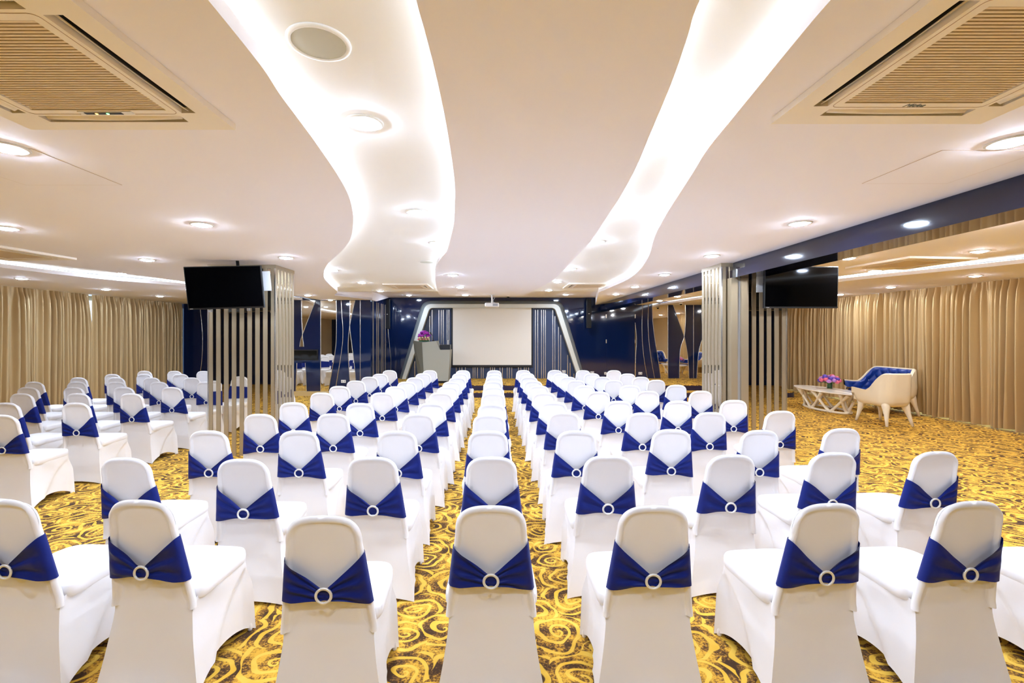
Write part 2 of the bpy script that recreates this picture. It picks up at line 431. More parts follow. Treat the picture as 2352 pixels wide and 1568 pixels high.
mirror([(741, 225), (740, 380), (739, 495), (760, 380), (795, 225)], Z1, YL, 'narrow upper mirror wedge close to the alcove corner')
mirror([(742, 540), (760, 680), (782, 850), (797, 1000), (808, B1), (752, B1), (733, 950), (724, 780), (726, 640)], Z1, YL, 'lower mirror wedge near the alcove corner reflecting white chairs')
k = 3
for ln in (c1[::4], lA, [(437, 225), (437, B1)], c2[::4], [(650, 225), (660, 400), (668, 520), (665, 660), (640, 850), (610, 1030), (588, B1)], cC[::4], cD[::4], [(190, 874), (180, B1)], [(278, 874), (292, B1)], [(849, 225), (849, B1)]):
    wall_line(k, ln, Z1, YL); k += 1
cw = thing('control_window', 'long black framed dark glass window on the blue wall beside the pillar', 'window', (0, 0, 0))
x0, z1 = onwall(*Z1(60, 735), YL); x1, z0 = onwall(*Z1(412, 842), YL)
bm = bmesh.new(); t = .03
box(bm, x0, x1, YL-.03, YL-.002, z1-t, z1); box(bm, x0, x1, YL-.03, YL-.002, z0, z0+t); box(bm, x0, x0+t, YL-.03, YL-.002, z0+t, z1-t); box(bm, x1-t, x1, YL-.03, YL-.002, z0+t, z1-t)
obj('window_frame', bm, M['black'], cw); obj('glass_pane', boxbm(x0+t, x1-t, YL-.015, YL-.004, z0+t, z1-t), M['smoke_glass'], cw)
# alcove side wall strips and mirror slits
for yy in (13.35, 13.75, 13.95, 14.3, 14.5, 14.8):
    struct('trim_%d' % k, boxbm(-3.499, -3.486, yy, yy+.010, .3, ZC-.02), M['strip']); k += 1
tag(obj('wall_mirror', boxbm(-3.499, -3.492, 14.0, 14.22, .3, 2.6), M['mirror']), 'dark upright mirror slit in the alcove side wall', 'mirror', mg)
wall_line(k, [(1140, 215), (1132, 400), (1148, 650), (1166, 850), (1160, 1045)], lambda u, v: Z1(u, v), YB); k += 1
# far corner wall, navy pleats with flowing lines
for xx in ((-9.3, -9.2, -9.38), (-9.0, -8.93, -9.12), (-8.5, -8.62, -8.4)):
    bm = bmesh.new(); tube(bm, catmull([(xx[0]-.02, 14.69, .05), (xx[1], 14.69, .9), (xx[2]+.2, 14.69, 1.7), (xx[0]+.05, 14.69, 2.5)], 6), .009, 6)
    struct('trim_%d' % k, bm, M['metal_line']); k += 1
tag(obj('wall_mirror', boxbm(-8.9, -8.45, 14.69, 14.698, .1, 2.4), M['mirror']), 'mirror strip beside the curtain end behind the pillar', 'mirror', mg)
# lounge-side of the back wall (stands on the stage)
BB = 1042
l1 = [(1430, 262), (1422, 450), (1426, 650), (1446, 850), (1480, BB)]
l2 = [(1490, 258), (1484, 450), (1495, 650), (1520, 850), (1555, BB)]
l3 = [(1528, 258), (1535, 450), (1560, 650), (1592, 850), (1618, BB)]
lE = [(1742, 262), (1800, 430), (1860, 600), (1890, 750), (1905, 900), (1910, BB)]
lF = [(1872, 262), (1875, 430), (1860, 600), (1825, 710), (1812, 850), (1810, BB)]
lG = [(2040, 262), (2045, 450), (2062, 590), (2090, 760), (2110, BB)]
lH = [(2100, 430), (2062, 590), (2030, 680), (2005, 810), (1990, BB)]
for ln in (l1, l2, l3, [(1692, 258), (1692, BB)], lE, lF, [(1957, 262), (1957, BB)], lG, lH, [(1350, 455), (1366, 620), (1358, 800), (1353, BB)]):
    wall_line(k, ln, Z2, YB); k += 1
mirror(catmull(l3, 4) + [(1690, BB), (1690, 258)], Z2, YB, 'tall mirror with curved edge nearest the sockets, reflecting curtain and sofa')
mirror([(1742, 262), (1800, 430), (1859, 595), (1875, 430), (1872, 262)], Z2, YB, 'upper mirror wedge between two blue panels on the stage')
mirror([(1861, 605), (1890, 750), (1905, 900), (1910, BB), (1810, BB), (1812, 850), (1825, 710)], Z2, YB, 'lower mirror wedge between two blue panels on the stage')
mirror([(2040, 262), (2045, 450), (2060, 585), (2100, 430), (2500, 430), (2500, 262)], Z2, YB, 'upper mirror beside the striped pillar at the stage end')
mirror([(2062, 595), (2030, 680), (2005, 810), (1990, BB), (2500, BB), (2500, 595)], Z2, YB, 'lower mirror beside the striped pillar at the stage end')
mirror([(1350, 460), (1363, 620), (1356, 800), (1351, BB), (1348, BB), (1348, 460)], Z2, YB, 'sliver of mirror along the edge of the blue door')
dr = thing('blue_door', 'flush glossy navy door with silver hinges in the stage back wall', 'door', (0, 0, 0)); dr['kind'] = 'structure'; dr.name = 'door_1'
xa, _ = onwall(*Z2(1054, 0), YB); xb, _ = onwall(*Z2(1346, 0), YB)
obj('leaf', boxbm(xa, xb, YB-.012, YB-.001, .295, 2.42, .003), M['navy'], dr)
for u in (1050, 1350):
    for v in (390, 650):
        x, z = onwall(*Z2(u, v), YB); obj('hinge', boxbm(x-.014, x+.014, YB-.022, YB-.012, z-.06, z+.06), M['metal_line'], dr)

# silver frame round the screen
yF = 14.92
def frame_path(inset):
    # outer outline at pixel coordinates, as a rounded trapezoid open at the bottom
    P = [(-3.12, .293), (-2.42, 2.45), (-2.2, 2.78), (1.92, 2.78), (2.14, 2.45), (2.86, .293)]
    lx0, lx1 = -3.12, 2.86; tx0, tx1 = -2.37, 2.11; zt = 2.79
    out = []
    def corner(cx, s):
        pass
    pts = [(lx0+inset*1.05, .293)]
    r = .26-inset*.6
    dl = Vector((tx0-lx0, zt-.293)).normalized()
    c = Vector((tx0+inset*1.05, zt-inset))
    for t in range(9):
        q = t/8; a = c - dl*r; b = c + Vector((r, 0)); p = a.lerp(c, q).lerp(c.lerp(b, q), q); pts.append((p.x, p.y))
    dr_ = Vector((tx1-lx1, zt-.293)).normalized()
    c = Vector((tx1-inset*1.05, zt-inset))
    for t in range(9):
        q = t/8; a = c - Vector((r, 0)); b = c - dr_*r; p = a.lerp(c, q).lerp(c.lerp(b, q), q); pts.append((p.x, p.y))
    pts.append((lx1-inset*1.05, .293)); return pts
fr = thing('screen_surround', 'silver trapezoid surround with rounded corners framing the projection screen', 'frame', (0, 0, 0))
def frame_band(i0, i1, ya, yb):
    A, B = frame_path(i0), frame_path(i1); bm = bmesh.new(); n = len(A); R = []
    for (a, b) in zip(A, B): R.append([bm.verts.new((a[0], ya, a[1])), bm.verts.new((b[0], yb, b[1])), bm.verts.new((b[0], YB-.003, b[1])), bm.verts.new((a[0], YB-.003, a[1]))])
    for i in range(n-1):
        for q in range(4): bm.faces.new((R[i][q], R[i][(q+1) % 4], R[i+1][(q+1) % 4], R[i+1][q]))
    bm.faces.new(R[0]); bm.faces.new(R[-1]); return bm
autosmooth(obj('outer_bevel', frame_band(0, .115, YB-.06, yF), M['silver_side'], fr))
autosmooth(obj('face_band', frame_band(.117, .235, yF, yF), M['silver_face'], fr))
ins = frame_path(.24)
pan = tag(obj('striped_backdrop', prism(bmesh.new(), ins, 'y', YB-.05, YB-.004), M['navy_satin']), 'dark blue textured panel with thin metal strips behind the screen', 'wall panel')
def inside(x, z):
    (xa, za), (xb, zb) = ins[0], ins[1]; (xc, zc), (xd, zd) = ins[-1], ins[-2]
    return xa+(xb-xa)*(z-za)/(zb-za)+.05 < x < xc+(xd-xc)*(z-zc)/(zd-zc)-.05
strips = [Z1(u, 0)[0] for u in (1415, 1450, 1520, 1570, 1595, 1665, 1690, 1710, 1750, 1770, 1845, 1880, 1905, 1940, 2020, 2040, 2065, 2105, 2125, 2200, 2222, 2244, 2300, 2325)] + [Z2(u, 0)[0] for u in (22, 45, 70, 140, 165, 200, 220, 245, 315, 340, 378, 400, 420, 495, 518, 555, 578, 650, 675, 715)]
for px in strips:
    x = (px-CX)/F*(YB-.05); z = 2.5
    while z > .4 and not inside(x, z): z -= .05
    z = min(z, 2.50)
    obj('metal_strip', boxbm(x-.011, x+.011, YB-.062, YB-.051, .295, z), M['metal_line'], pan)
# projection screen
ys = 15.06
x0, z1 = onwall(1040, 702, ys); x1, z0 = onwall(1220.5, 838, ys)
sc_ = thing('projection_screen', 'large pulled-down projection screen, blank off-white with black border', 'screen', ((x0+x1)/2, ys, z0))
w = (x1-x0)/2; h = z1-z0
obj('screen_cloth', boxbm(-w, w, -.004, .004, 0, h), M['screen'], sc_)
bm = bmesh.new(); box(bm, -w-.045, -w, -.005, .006, -.05, h); box(bm, w, w+.045, -.005, .006, -.05, h); box(bm, -w, w, -.006, .006, -.05, 0)
obj('black_border', bm, M['black'], sc_)
bm = bmesh.new(); tube(bm, [(-w-.05, 0, -.06), (w+.05, 0, -.06)], .018, 10); obj('bottom_rod', bm, M['black'], sc_)
obj('screen_case', boxbm(-w-.06, w+.06, -.03, .03, h, h+.028, .004), M['black'], sc_)
for q in (-.7, .7): obj('hanger', boxbm(q*w-.02, q*w+.02, .031, YB-.05-ys-.001, h+.004, h+.024), M['metal_line'], sc_)

# column speakers
def colspk(px, y0p, y1p, d, label):
    x, zt = onwall(px, y0p, d); _, zb = onwall(px, y1p, d)
    t = thing('column_speaker', label, 'speaker', (x, d, zb), 0, 'column speakers flanking the stage')
    obj('cabinet', boxbm(-.075, .075, -.06, .08, 0, zt-zb, .012), M['black'], t)
    obj('speaker_grille', boxbm(-.06, .06, -.07, -.061, .03, zt-zb-.03, .003), mat('speaker_cloth', srgb(24, 24, 26), .8), t)
    obj('mount_bracket', boxbm(-.03, .03, .08, YB-d-.002, .4, .5), M['black'], t)
    obj('badge', boxbm(-.02, .02, -.073, -.071, (zt-zb)*.48, (zt-zb)*.48+.015), M['white_plastic'], t)
colspk(890.5, 687, 755, 15.0, 'slim black column speaker in the alcove corner on the lectern side')
colspk(1352, 686, 753, 15.0, 'slim black column speaker between silver surround and blue door')
# wall sockets
def socket(px, py, d, w, label):
    x, z = onwall(px, py, d); t = thing('wall_socket', label, 'socket', (x, d-.001, z), 0, 'white wall sockets')
    obj('face_plate', boxbm(-w/2, w/2, -.012, 0, -.04, .04, .004), M['white_plastic'], t)
    for s in ((-1, 1) if w > .1 else (0,)): obj('outlet', boxbm(s*.032-.018, s*.032+.018, -.0145, -.0121, -.02, .02), M['grey_plastic'], t)
socket(789, 875.5, YL, .13, 'white double socket low on the curved blue panel of the lectern-side wall')
socket(1295, 853, YB-.05, .12, 'white socket low on the striped panel beside the silver surround')
socket(1360, 855.6, YB, .12, 'white socket just outside the foot of the silver surround')
socket(1390.6, 857, YB, .075, 'small grey-white switch plate beside the blue door')
socket(1470.6, 857, YB, .12, 'white double socket between blue door and curved mirror')
t = thing('wall_socket', 'small white socket low in the alcove side wall', 'socket', (-3.499, 13.35+.2, .44), PI/2, 'white wall sockets')
obj('face_plate', boxbm(-.04, .04, -.012, 0, -.055, .055, .004), M['white_plastic'], t); obj('outlet', boxbm(-.02, .02, -.0145, -.0121, -.02, .02), M['grey_plastic'], t)

# ------------------------------------------------------------------ lectern, flowers, microphone
LD = 13.75
lt = thing('lectern', 'faceted grey lectern standing on the stage beside the projection screen', 'lectern', (0, 0, 0))
def lp(u, v, d): 
    x, z = onwall(*Z1(u, v), d); return (x, d, max(z, .293))
def hull(faces, m, name, parent):
    bm = bmesh.new(); idx = {}
    for f in faces:
        vs = []
        for p in f:
            key = tuple(round(c, 4) for c in p)
            if key not in idx: idx[key] = bm.verts.new(p)
            vs.append(idx[key])
        bm.faces.new(vs)
    return obj(name, bm, m, parent)
a = [lp(1490, 662, 13.6), lp(1635, 645, 13.6), lp(1676, 738, 13.6), lp(1782, 738, 13.6), lp(1762, 1060, 13.6), lp(1512, 1060, 13.6)]
for q in (4, 5): a[q] = (a[q][0], 13.6, .36)
bk = [(p[0], 14.15, p[2]) for p in a]
hull([a, bk[::-1]] + [[a[i], a[(i+1) % 6], bk[(i+1) % 6], bk[i]] for i in range(6)], M['lectern_front'], 'front_body', lt)
s0, s1 = lp(1395, 640, 13.95), lp(1436, 985, 13.95); s1 = (s1[0]+.05, 13.95, .36)
b0 = (a[0][0]-.002, a[0][1], a[0][2]); b5 = (a[5][0]-.002, a[5][1], a[5][2])
c0 = (a[0][0]-.002, 14.15, a[0][2]); c5 = (a[5][0]-.002, 14.15, a[5][2])
hull([[s0, b0, b5, s1], [s0, s1, c5, c0], [b0, s0, c0], [b5, c5, s1], [b0, c0, c5, b5]], M['lectern_side'], 'side_wing', lt)
dx0, dz1 = onwall(*Z1(1655, 684), 13.9); dx1, dz0 = onwall(*Z1(1780, 737), 13.9)
obj('desk_box', boxbm(a[2][0]-.02, a[3][0]-.02, 13.75, 14.13, a[3][2]+.001, dz1), M['black'], lt)
obj('plinth', boxbm(a[5][0]+.12, a[4][0]-.05, 13.68, 14.1, .293, .36), M['black'], lt)
tag(obj('control_box', boxbm((a[3][0]-.13), (a[3][0]-.07), 13.9, 14.0, dz1+.001, dz1+.13, .006), M['grey_plastic']), 'small grey upright box standing on the lectern desk', 'box')

def blossom(bm, c, r, seed, ax=None):
    rnd = random.Random(seed)
    V = []
    bmesh.ops.create_icosphere(bm, subdivisions=2, radius=r, matrix=Matrix.Translation(c))
    bm.verts.ensure_lookup_table()
    for v in bm.verts[-42:] if False else [v for v in bm.verts if (v.co-Vector(c)).length < r*1.01 and (v.co-Vector(c)).length > r*.99]:
        dlt = v.co-Vector(c); a = math.atan2(dlt.y, dlt.x)
        v.co = Vector(c) + dlt*(1+.18*math.sin(5*a+rnd.random()*.5+dlt.z/r*4))
def leafblade(bm, base, d, ln, w):
    d = Vector(d).normalized(); s = d.cross(Vector((0, 0, 1)))
    s = s.normalized() if s.length > .01 else Vector((1, 0, 0))
    b = Vector(base); up = s.cross(d)
    P = [b, b+d*ln*.45+s*w+up*.004, b+d*ln, b+d*ln*.45-s*w+up*.004, b+d*ln*.5-up*.01]
    vs = [bm.verts.new(p) for p in P]
    for f in ((0, 1, 4), (1, 2, 4), (2, 3, 4), (3, 0, 4)): bm.faces.new([vs[i] for i in f])
fx, fz = onwall(*Z1(1512, 655), 13.8)
fl = thing('flower_arrangement', 'round mound of purple flowers with cream roses on top of the lectern', 'flowers', (fx, 13.82, a[1][2]-.001))
bm = bmesh.new(); box(bm, -.14, .14, -.08, .08, -.02, .05, .01); obj('flower_tray', bm, M['green'], fl)
rnd = random.Random(3)
for i in range(46):
    th = rnd.uniform(0, 2*PI); ph = rnd.uniform(.1, 1.45); R = .16
    c = Vector((R*1.0*math.sin(ph)*math.cos(th), .10*math.sin(ph)*math.sin(th), .11+R*1.05*math.cos(ph)))
    bm = bmesh.new(); blossom(bm, c, .035, i); obj('purple_blossom', bm, M['purple'], fl, True)
for i in range(12):
    x = -.15+.3*i/11; bm = bmesh.new(); blossom(bm, Vector((x, -.10+.02*(i % 2), .05+.045*(i % 3 == 1))), .03, 90+i)
    obj('rose', bm, M['cream'] if i % 3 else M['pink'], fl, True)
bm = bmesh.new()
for i in range(16): leafblade(bm, (-.14+.018*i, -.08, .05), (math.cos(i*2.1)*.6, -.5, .1), .09, .02)
obj('leaves', bm, M['green'], fl)
mx_, mz_ = onwall(*Z1(1606, 645), 13.8)
mc = thing('gooseneck_microphone', 'thin black gooseneck microphone rising from the lectern beside purple flowers', 'microphone', (mx_, 13.8, a[1][2]+.006))
bm = bmesh.new(); lathe(bm, [(0, -.012), (.04, -.012), (.04, .012), (.015, .02), (0, .02)], 16); obj('mic_base', bm, M['black'], mc, True)
bm = bmesh.new(); tube(bm, catmull([(0, 0, .02), (0, 0, .08), (-.02, -.01, .15), (-.05, -.02, .19)], 5), .007, 8); obj('neck', bm, M['black'], mc, True)
bm = bmesh.new(); tube(bm, [(-.045, -.018, .18), (-.055, -.022, .195), (-.085, -.03, .24), (-.09, -.032, .247)], [.012, .02, .022, .012], 10); obj('mic_head', bm, M['black'], mc, True)

# ------------------------------------------------------------------ ceiling fittings
dg = 'round recessed ceiling downlights'
def downlight(px, py, z, label, m='lens', r=.085, proto={}):
    X, d = plan(px, py, z)
    key = m
    if key not in proto:
        t = thing('downlight', label, 'downlight', (X, d, z), 0, dg)
        bm = bmesh.new(); lathe(bm, [(.070, -.002), (.072, -.010), (.094, -.008), (.098, -.001), (.070, -.001), (.070, -.002)], 32); obj('trim_ring', bm, M['white_plastic'], t, True)
        bm = bmesh.new(); lathe(bm, [(0, -.024), (.025, -.0225), (.048, -.018), (.0695, -.009), (.0695, -.001), (0, -.001)], 32); obj('lens', bm, M[m], t)
        proto[key] = t
    else:
        t = copy_tree(proto[key]); t.location = (X, d, z); t['label'] = label
    return t
for px, py, z, lb in (
    (837, 281, ZR, 'bright downlight in the wavy channel just past the big round speaker'),
    (957, 486, ZR, 'downlight midway along the wavy channel where it narrows'),
    (1003, 557, ZR, 'downlight partly cut by the centre-panel edge of the wavy channel'),
    (765, 620, ZR, 'downlight tucked against the outward bulge of the wavy channel'),
    (831, 648.4, ZR, 'downlight in the wavy channel beside the small far air conditioner'),
    (874, 667.6, ZR, 'downlight at the stage end of the wavy channel by the air conditioner'),
    (1570, 281, ZR, 'large glaring downlight in the tapering channel, closest to the camera'),
    (1447, 483, ZR, 'second downlight along the tapering channel from the camera'),
    (1373, 554, ZR, 'third downlight along the tapering channel from the camera'),
    (1312, 617, ZR, 'fourth downlight along the tapering channel from the camera'),
    (1280.5, 646.6, ZR, 'fifth downlight along the tapering channel, beside the far air conditioner'),
    (1260.6, 666, ZR, 'last downlight of the tapering channel, at its stage end'),
    (939, 677.6, ZS, 'downlight over the stage above the lectern-side silver corner'),
    (1299.7, 676, ZS, 'downlight over the stage above the door-side silver corner'),
    (1040, 631, ZC, 'downlight on the centre ceiling panel, first of three towards stage'),
    (1056.8, 658.8, ZC, 'downlight on the centre ceiling panel, middle of three towards stage'),
    (1068, 677, ZC, 'downlight on the centre ceiling panel nearest the projector'),
    (15, 338, ZC, 'big glaring downlight just beyond the corner of the grille air conditioner'),
    (15, 523, ZC, 'downlight at picture edge above the curtain cove, beyond the ceiling hatch'),
    (464, 515, ZC, 'lone bright downlight between wavy channel and the ceiling hatch'),
    (338, 596, ZC, 'downlight between black television and curtain-side air conditioner'),
    (657, 591, ZC, 'downlight beside the top of the striped pillar with tilted television'),
    (707, 677.6, ZC, 'downlight above the control window near the mirrors'),
    (760, 689, ZC, 'small downlight at the mirror wall top above curved mirror'),
    (436, 664, ZC, 'downlight half hidden behind the tilted television edge'),
    (283, 626, ZR, 'downlight in the glowing curtain-side cove'),
    (50, 639, ZC, 'downlight above the near end of the curtains, outside the cove'),
    (243, 664, ZC, 'downlight above the daylight gap between the two curtains'),
    (367, 679.6, ZC, 'downlight above the far end of the second curtain'),
    (2320, 325, ZC, 'big glaring downlight between ceiling hatch and the branded air conditioner'),
    (1837, 512, ZC, 'bright downlight on the ceiling in front of the beam'),
    (1635, 587, ZC, 'downlight right above the top of the pillar under the beam'),
    (1526, 630, ZC, 'downlight on the ceiling strip beside the beam, just past the pillar'),
    (1458.5, 658, ZC, 'downlight between tapering channel end and beam, second from stage'),
    (1414.7, 675, ZC, 'downlight between tapering channel end and beam, closest to stage')):
    downlight(px, py, z, lb)
for px, py, z, lb in (
    (2273, 514, ZC, 'warm downlight in the lounge ceiling close to the beam'),
    (2250, 576, ZC, 'warm downlight in the lounge ceiling beside its air conditioner'),
    (1948, 592, ZC, 'warm downlight in the lounge ceiling above the wall television'),
    (2010, 621, ZC, 'warm downlight between television and lounge cove'),
    (2240, 633, ZC, 'warm downlight above the long curtains, closer to the camera'),
    (2046, 659, ZC, 'warm downlight above the curtains behind the flower table'),
    (1929, 676, ZC, 'warm downlight peeping out beside the television lower corner'),
    (1515, 690, ZC, 'warm downlight above the curved mirror on the stage'),
    (1556, 680, ZC, 'warm downlight seen under the beam left of the striped pillar')):
    downlight(px, py, z, lb, 'lens_warm')
# more of these fittings, added out of view to keep the room evenly lit
i = 0
for X, d, w in ((-3.3, -.6, 'behind the lectern-side air conditioner'), (3.0, -.6, 'behind the branded air conditioner'), (-.5, .3, 'above the camera in the wavy channel'), (.75, .3, 'above the camera in the tapering channel'), (-5.6, 2.2, 'of the curtain side outside the frame'), (5.2, 1.5, 'of the lounge side outside the frame'), (-3.2, 1.0, 'beside the lectern-side air conditioner, outside the frame'), (5.3, 4.0, 'above the lounge carpet, outside the frame')):
    z = ZR if abs(X) < 1 else ZC
    t = downlight(1140, 400, z, 'added unseen downlight ' + w); t.location = (X, d, z)

def cassette(X, d, z, label, display=False, logo=False, rz=0):
    t = thing('ceiling_air_conditioner', label, 'air conditioner', (X, d, z), rz, 'square ceiling cassette air conditioners')
    h = .475; th = .028
    bm = bmesh.new()
    # panel built of rails round the four outlet slots and the central grille
    si, so, sl, gi = .335, .395, .31, .285     # slot inner / outer distance, slot half length, grille half size
    def rail(x0, x1, y0, y1): box(bm, x0, x1, y0, y1, -th, -.001)
    for s in (-1, 1):
        rail(-h, h, *sorted((s*so, s*h)))
        rail(*sorted((s*so, s*h)), -so, so)
        rail(-si, si, *sorted((s*gi, s*si)))
        rail(*sorted((s*gi, s*si)), -gi, gi)
        for q in (-1, 1):
            rail(*sorted((q*sl, q*so)), *sorted((s*si, s*so)))
            rail(*sorted((s*si, s*so)), *sorted((q*sl, q*si)))
    obj('panel', bm, M['ac'], t)
    obj('slot_shade_plate', boxbm(-.40, .40, -.40, .40, -.004, -.0005), M['ac_dark'], t)  # flat dark plate; shade of the unmodelled cavity is painted into its colour
    bm = bmesh.new(); n = 34
    for i in range(n):
        y = -gi+.012+(2*gi-.024)*i/(n-1); box(bm, -gi+.004, gi-.004, y-.0045, y+.0045, -th+.004, -.008)
    for q in range(5):
        x = -gi+.06+q*(2*gi-.12)/4; box(bm, x-.004, x+.004, -gi+.004, gi-.004, -.014, -.007)
    obj('grille', bm, M['ac_grille'], t)
    for k in range(4):
        bm = bmesh.new(); V = grid(bm, 9, 4, lambda i, j: ((-1+2*i/8)*(sl-.012), .346+.026*j/3, -.012-.014*(j/3)-.006*math.cos((-1+2*i/8)*PI/2)*(j/3)))
        ret = bmesh.ops.extrude_face_region(bm, geom=bm.faces[:]); 
        for v in [g for g in ret['geom'] if isinstance(g, bmesh.types.BMVert)]: v.co.z += .004
        bmesh.ops.rotate(bm, verts=bm.verts, cent=(0, 0, 0), matrix=Matrix.Rotation(k*PI/2, 3, 'Z'))
        obj('louver', bm, M['louver'], t, True)
    # raised seam line round the removable front
    bm = bmesh.new(); c = .025; e = .318
    pts = []
    for cx, cy, a0 in ((e-c, e-c, 0), (-e+c, e-c, PI/2), (-e+c, -e+c, PI), (e-c, -e+c, 1.5*PI)):
        for j in range(5): pts.append((cx+c*math.cos(a0+PI/2*j/4), cy+c*math.sin(a0+PI/2*j/4), -th))
    tube(bm, pts, .0016, 5, True); obj('seam', bm, M['groove'], t)
    if display:
        dp = obj('display_panel', boxbm(-.10, .13, .290, .318, -th-.004, -th+.001, .002), M['white_plastic'], t)
        obj('display', boxbm(-.075, .085, .296, .312, -th-.006, -th-.004), M['black'], dp)
        obj('indicator', boxbm(-.03, -.022, .300, .308, -th-.0075, -th-.006), M['led_orange'], dp); obj('indicator', boxbm(.018, .026, .300, .308, -th-.0075, -th-.006), M['led_green'], dp)
    if logo:
        cu = bpy.data.curves.new('logo', 'FONT'); cu.body = 'Midea'; cu.size = .036; cu.align_x = 'CENTER'; cu.align_y = 'CENTER'; cu.shear = .35; cu.extrude = .0006
        tmp = bpy.data.objects.new('tmp', cu); C.objects.link(tmp); bpy.context.view_layer.update()
        me = bpy.data.meshes.new_from_object(tmp.evaluated_get(bpy.context.evaluated_depsgraph_get()))
        bpy.data.objects.remove(tmp); me.materials.clear(); me.materials.append(M['logo_ink'])
        o = bpy.data.objects.new('logo', me); C.objects.link(o); o.parent = t
        o.location = (.02, .302, -th-.0012); o.rotation_euler = (PI, 0, 0)
    return t
cassette(-1.69, 1.715, ZC, 'large cassette air conditioner with small lit display, close above the camera', display=True)
cassette(1.72, 1.655, ZC, 'large cassette air conditioner with printed maker mark, close above the camera', logo=True)
cassette(-1.93, 10.4, ZR, 'small-looking cassette air conditioner at stage end of the wavy channel')
cassette(1.99, 10.25, ZR, 'small-looking cassette air conditioner at stage end of the tapering channel')
cassette(5.55, 6.35, ZC, 'cassette air conditioner in the lounge ceiling beside its cove', rz=.1)
cassette(-5.85, 5.55, ZC, 'cassette air conditioner beside the curtain-side cove', rz=-.1)

def round_speaker(px, py, z, r, label):
    X, d = plan(px, py, z); t = thing('ceiling_speaker', label, 'speaker', (X, d, z), 0, 'round ceiling speakers')
    bm = bmesh.new(); lathe(bm, [(r, -.001), (r*1.19, -.001), (r*1.17, -.007), (r*1.02, -.010), (r, -.008), (r, -.001)], 48); obj('rim', bm, M['recess'], t, True)
    bm = bmesh.new(); lathe(bm, [(0, -.0075), (r*.6, -.0072), (r*.985, -.006), (r*.985, -.001), (0, -.001)], 48); obj('speaker_grille', bm, M['spk'], t)
round_speaker(733, 97, ZR, .098, 'large round ceiling speaker with grey mesh in the wavy channel')
round_speaker(979, 601, ZR, .10, 'thin-looking round ceiling speaker beside the wavy channel edge, farther along')
# access hatches
def hatch(x0, x1, y0, y1, label):
    t = thing('ceiling_hatch', label, 'ceiling hatch', ((x0+x1)/2, (y0+y1)/2, ZC), 0, 'square ceiling access hatches')
    w, h = (x1-x0)/2, (y1-y0)/2
    obj('hatch_door', boxbm(-w+.004, w-.004, -h+.004, h-.004, -.0022, -.0004), M['ceil'], t)
    bm = bmesh.new()
    box(bm, -w, w, -h, -h+.004, -.0014, -.0004); box(bm, -w, w, h-.004, h, -.0014, -.0004); box(bm, -w, -w+.004, -h, h, -.0014, -.0004); box(bm, w-.004, w, -h, h, -.0014, -.0004)
    obj('hatch_gap', bm, M['groove'], t)
hatch(-3.08, -2.45, 2.48, 3.08, 'square ceiling hatch beyond the air conditioner with the display')
hatch(2.37, 2.92, 2.5, 3.05, 'square ceiling hatch between branded air conditioner and beam')
# slim ceiling slot near the projector
x, d = plan(1063, 667.5)
tag(obj('ceiling_vent', boxbm(x-.12, x+.12, d-.02, d+.02, ZC-.004, ZC-.0005), M['groove']), 'thin ceiling slot between two downlights near the projector', 'vent')
# projector
x, d = plan(1130, 676.5)
pj = thing('projector', 'white projector hanging on a pole in front of the screen', 'projector', (x, d, ZC))
obj('ceiling_plate', boxbm(-.07, .07, -.06, .06, -.012, -.0005, .003), M['white_plastic'], pj)
bm = bmesh.new(); tube(bm, [(0, 0, -.012), (0, 0, -.20)], .02, 12); obj('pole', bm, M['white_plastic'], pj, True)
obj('projector_body', boxbm(-.17, .17, -.12, .14, -.30, -.20, .025), M['white_plastic'], pj)
bm = bmesh.new(); tube(bm, [(-.09, .14, -.25), (-.09, .165, -.25)], .035, 16); obj('projector_lens', bm, M['black'], pj, True)
obj('vent_grille', boxbm(.02, .14, -.125, -.1205, -.28, -.22), M['grey_plastic'], pj)
bm = bmesh.new(); tube(bm, catmull([(.01, -.03, -.02), (.07, -.06, -.07), (.03, -.08, -.14), (.05, -.10, -.20)], 6), .005, 6); obj('cable', bm, M['grey_plastic'], pj, True)
def dome(px, py, z, label):
    X, d = plan(px, py, z); t = thing('ceiling_camera', label, 'security camera', (X, d, z), 0, 'white dome cameras on the ceiling')
    bm = bmesh.new(); lathe(bm, [(0, .01), (.055, .01), (.055, -.03), (.05, -.035), (0, -.035)], 20); obj('housing', bm, M['white_plastic'], t, True)
    bm = bmesh.new(); lathe(bm, [(.038, -.035), (.034, -.055), (.02, -.07), (0, -.074)], 20); obj('dome', bm, M['tvglass'], t, True)
dome(1167, 678.5, ZS, 'small white dome camera on stage ceiling beside the projector')
dome(1564, 695, ZC, 'small white dome camera under lounge ceiling by the curved mirror')

# televisions
def tv(loc, w, h, rot, label, plate_side, arm):
    t = thing('television', label, 'television', loc, 0, 'wall-mounted flat televisions'); t.rotation_euler = rot
    obj('tv_back', boxbm(-w/2, w/2, -.012, .03, -h/2, h/2, .006), M['black'], t)
    obj('tv_screen', boxbm(-w/2+.012, w/2-.012, -.0135, -.0121, -h/2+.022, h/2-.012), M['tvglass'], t)
    obj('bezel', boxbm(-w/2+.002, w/2-.002, -.016, -.0125, -h/2+.002, -h/2+.020), M['black'], t)
    obj('badge', boxbm(-w/2+.025, -w/2+.065, -.0172, -.0161, -h/2+.007, -h/2+.014), M['grey_plastic'], t)
    obj('rear_housing', boxbm(-w*.35, w*.35, .0301, .06, -h*.4, h*.2, .01), M['black'], t)
    x0 = plate_side
    bm = bmesh.new(); box(bm, x0-.05, x0+.05, .062, .075, -.06, .20, .004)
    for zz in (-.03, .14):
        for xx in (-.03, .01): box(bm, x0+xx, x0+xx+.022, .0605, .0619, zz, zz+.012)
    obj('mount_plate', bm, M['grey_plastic'], t)
    arm(t)
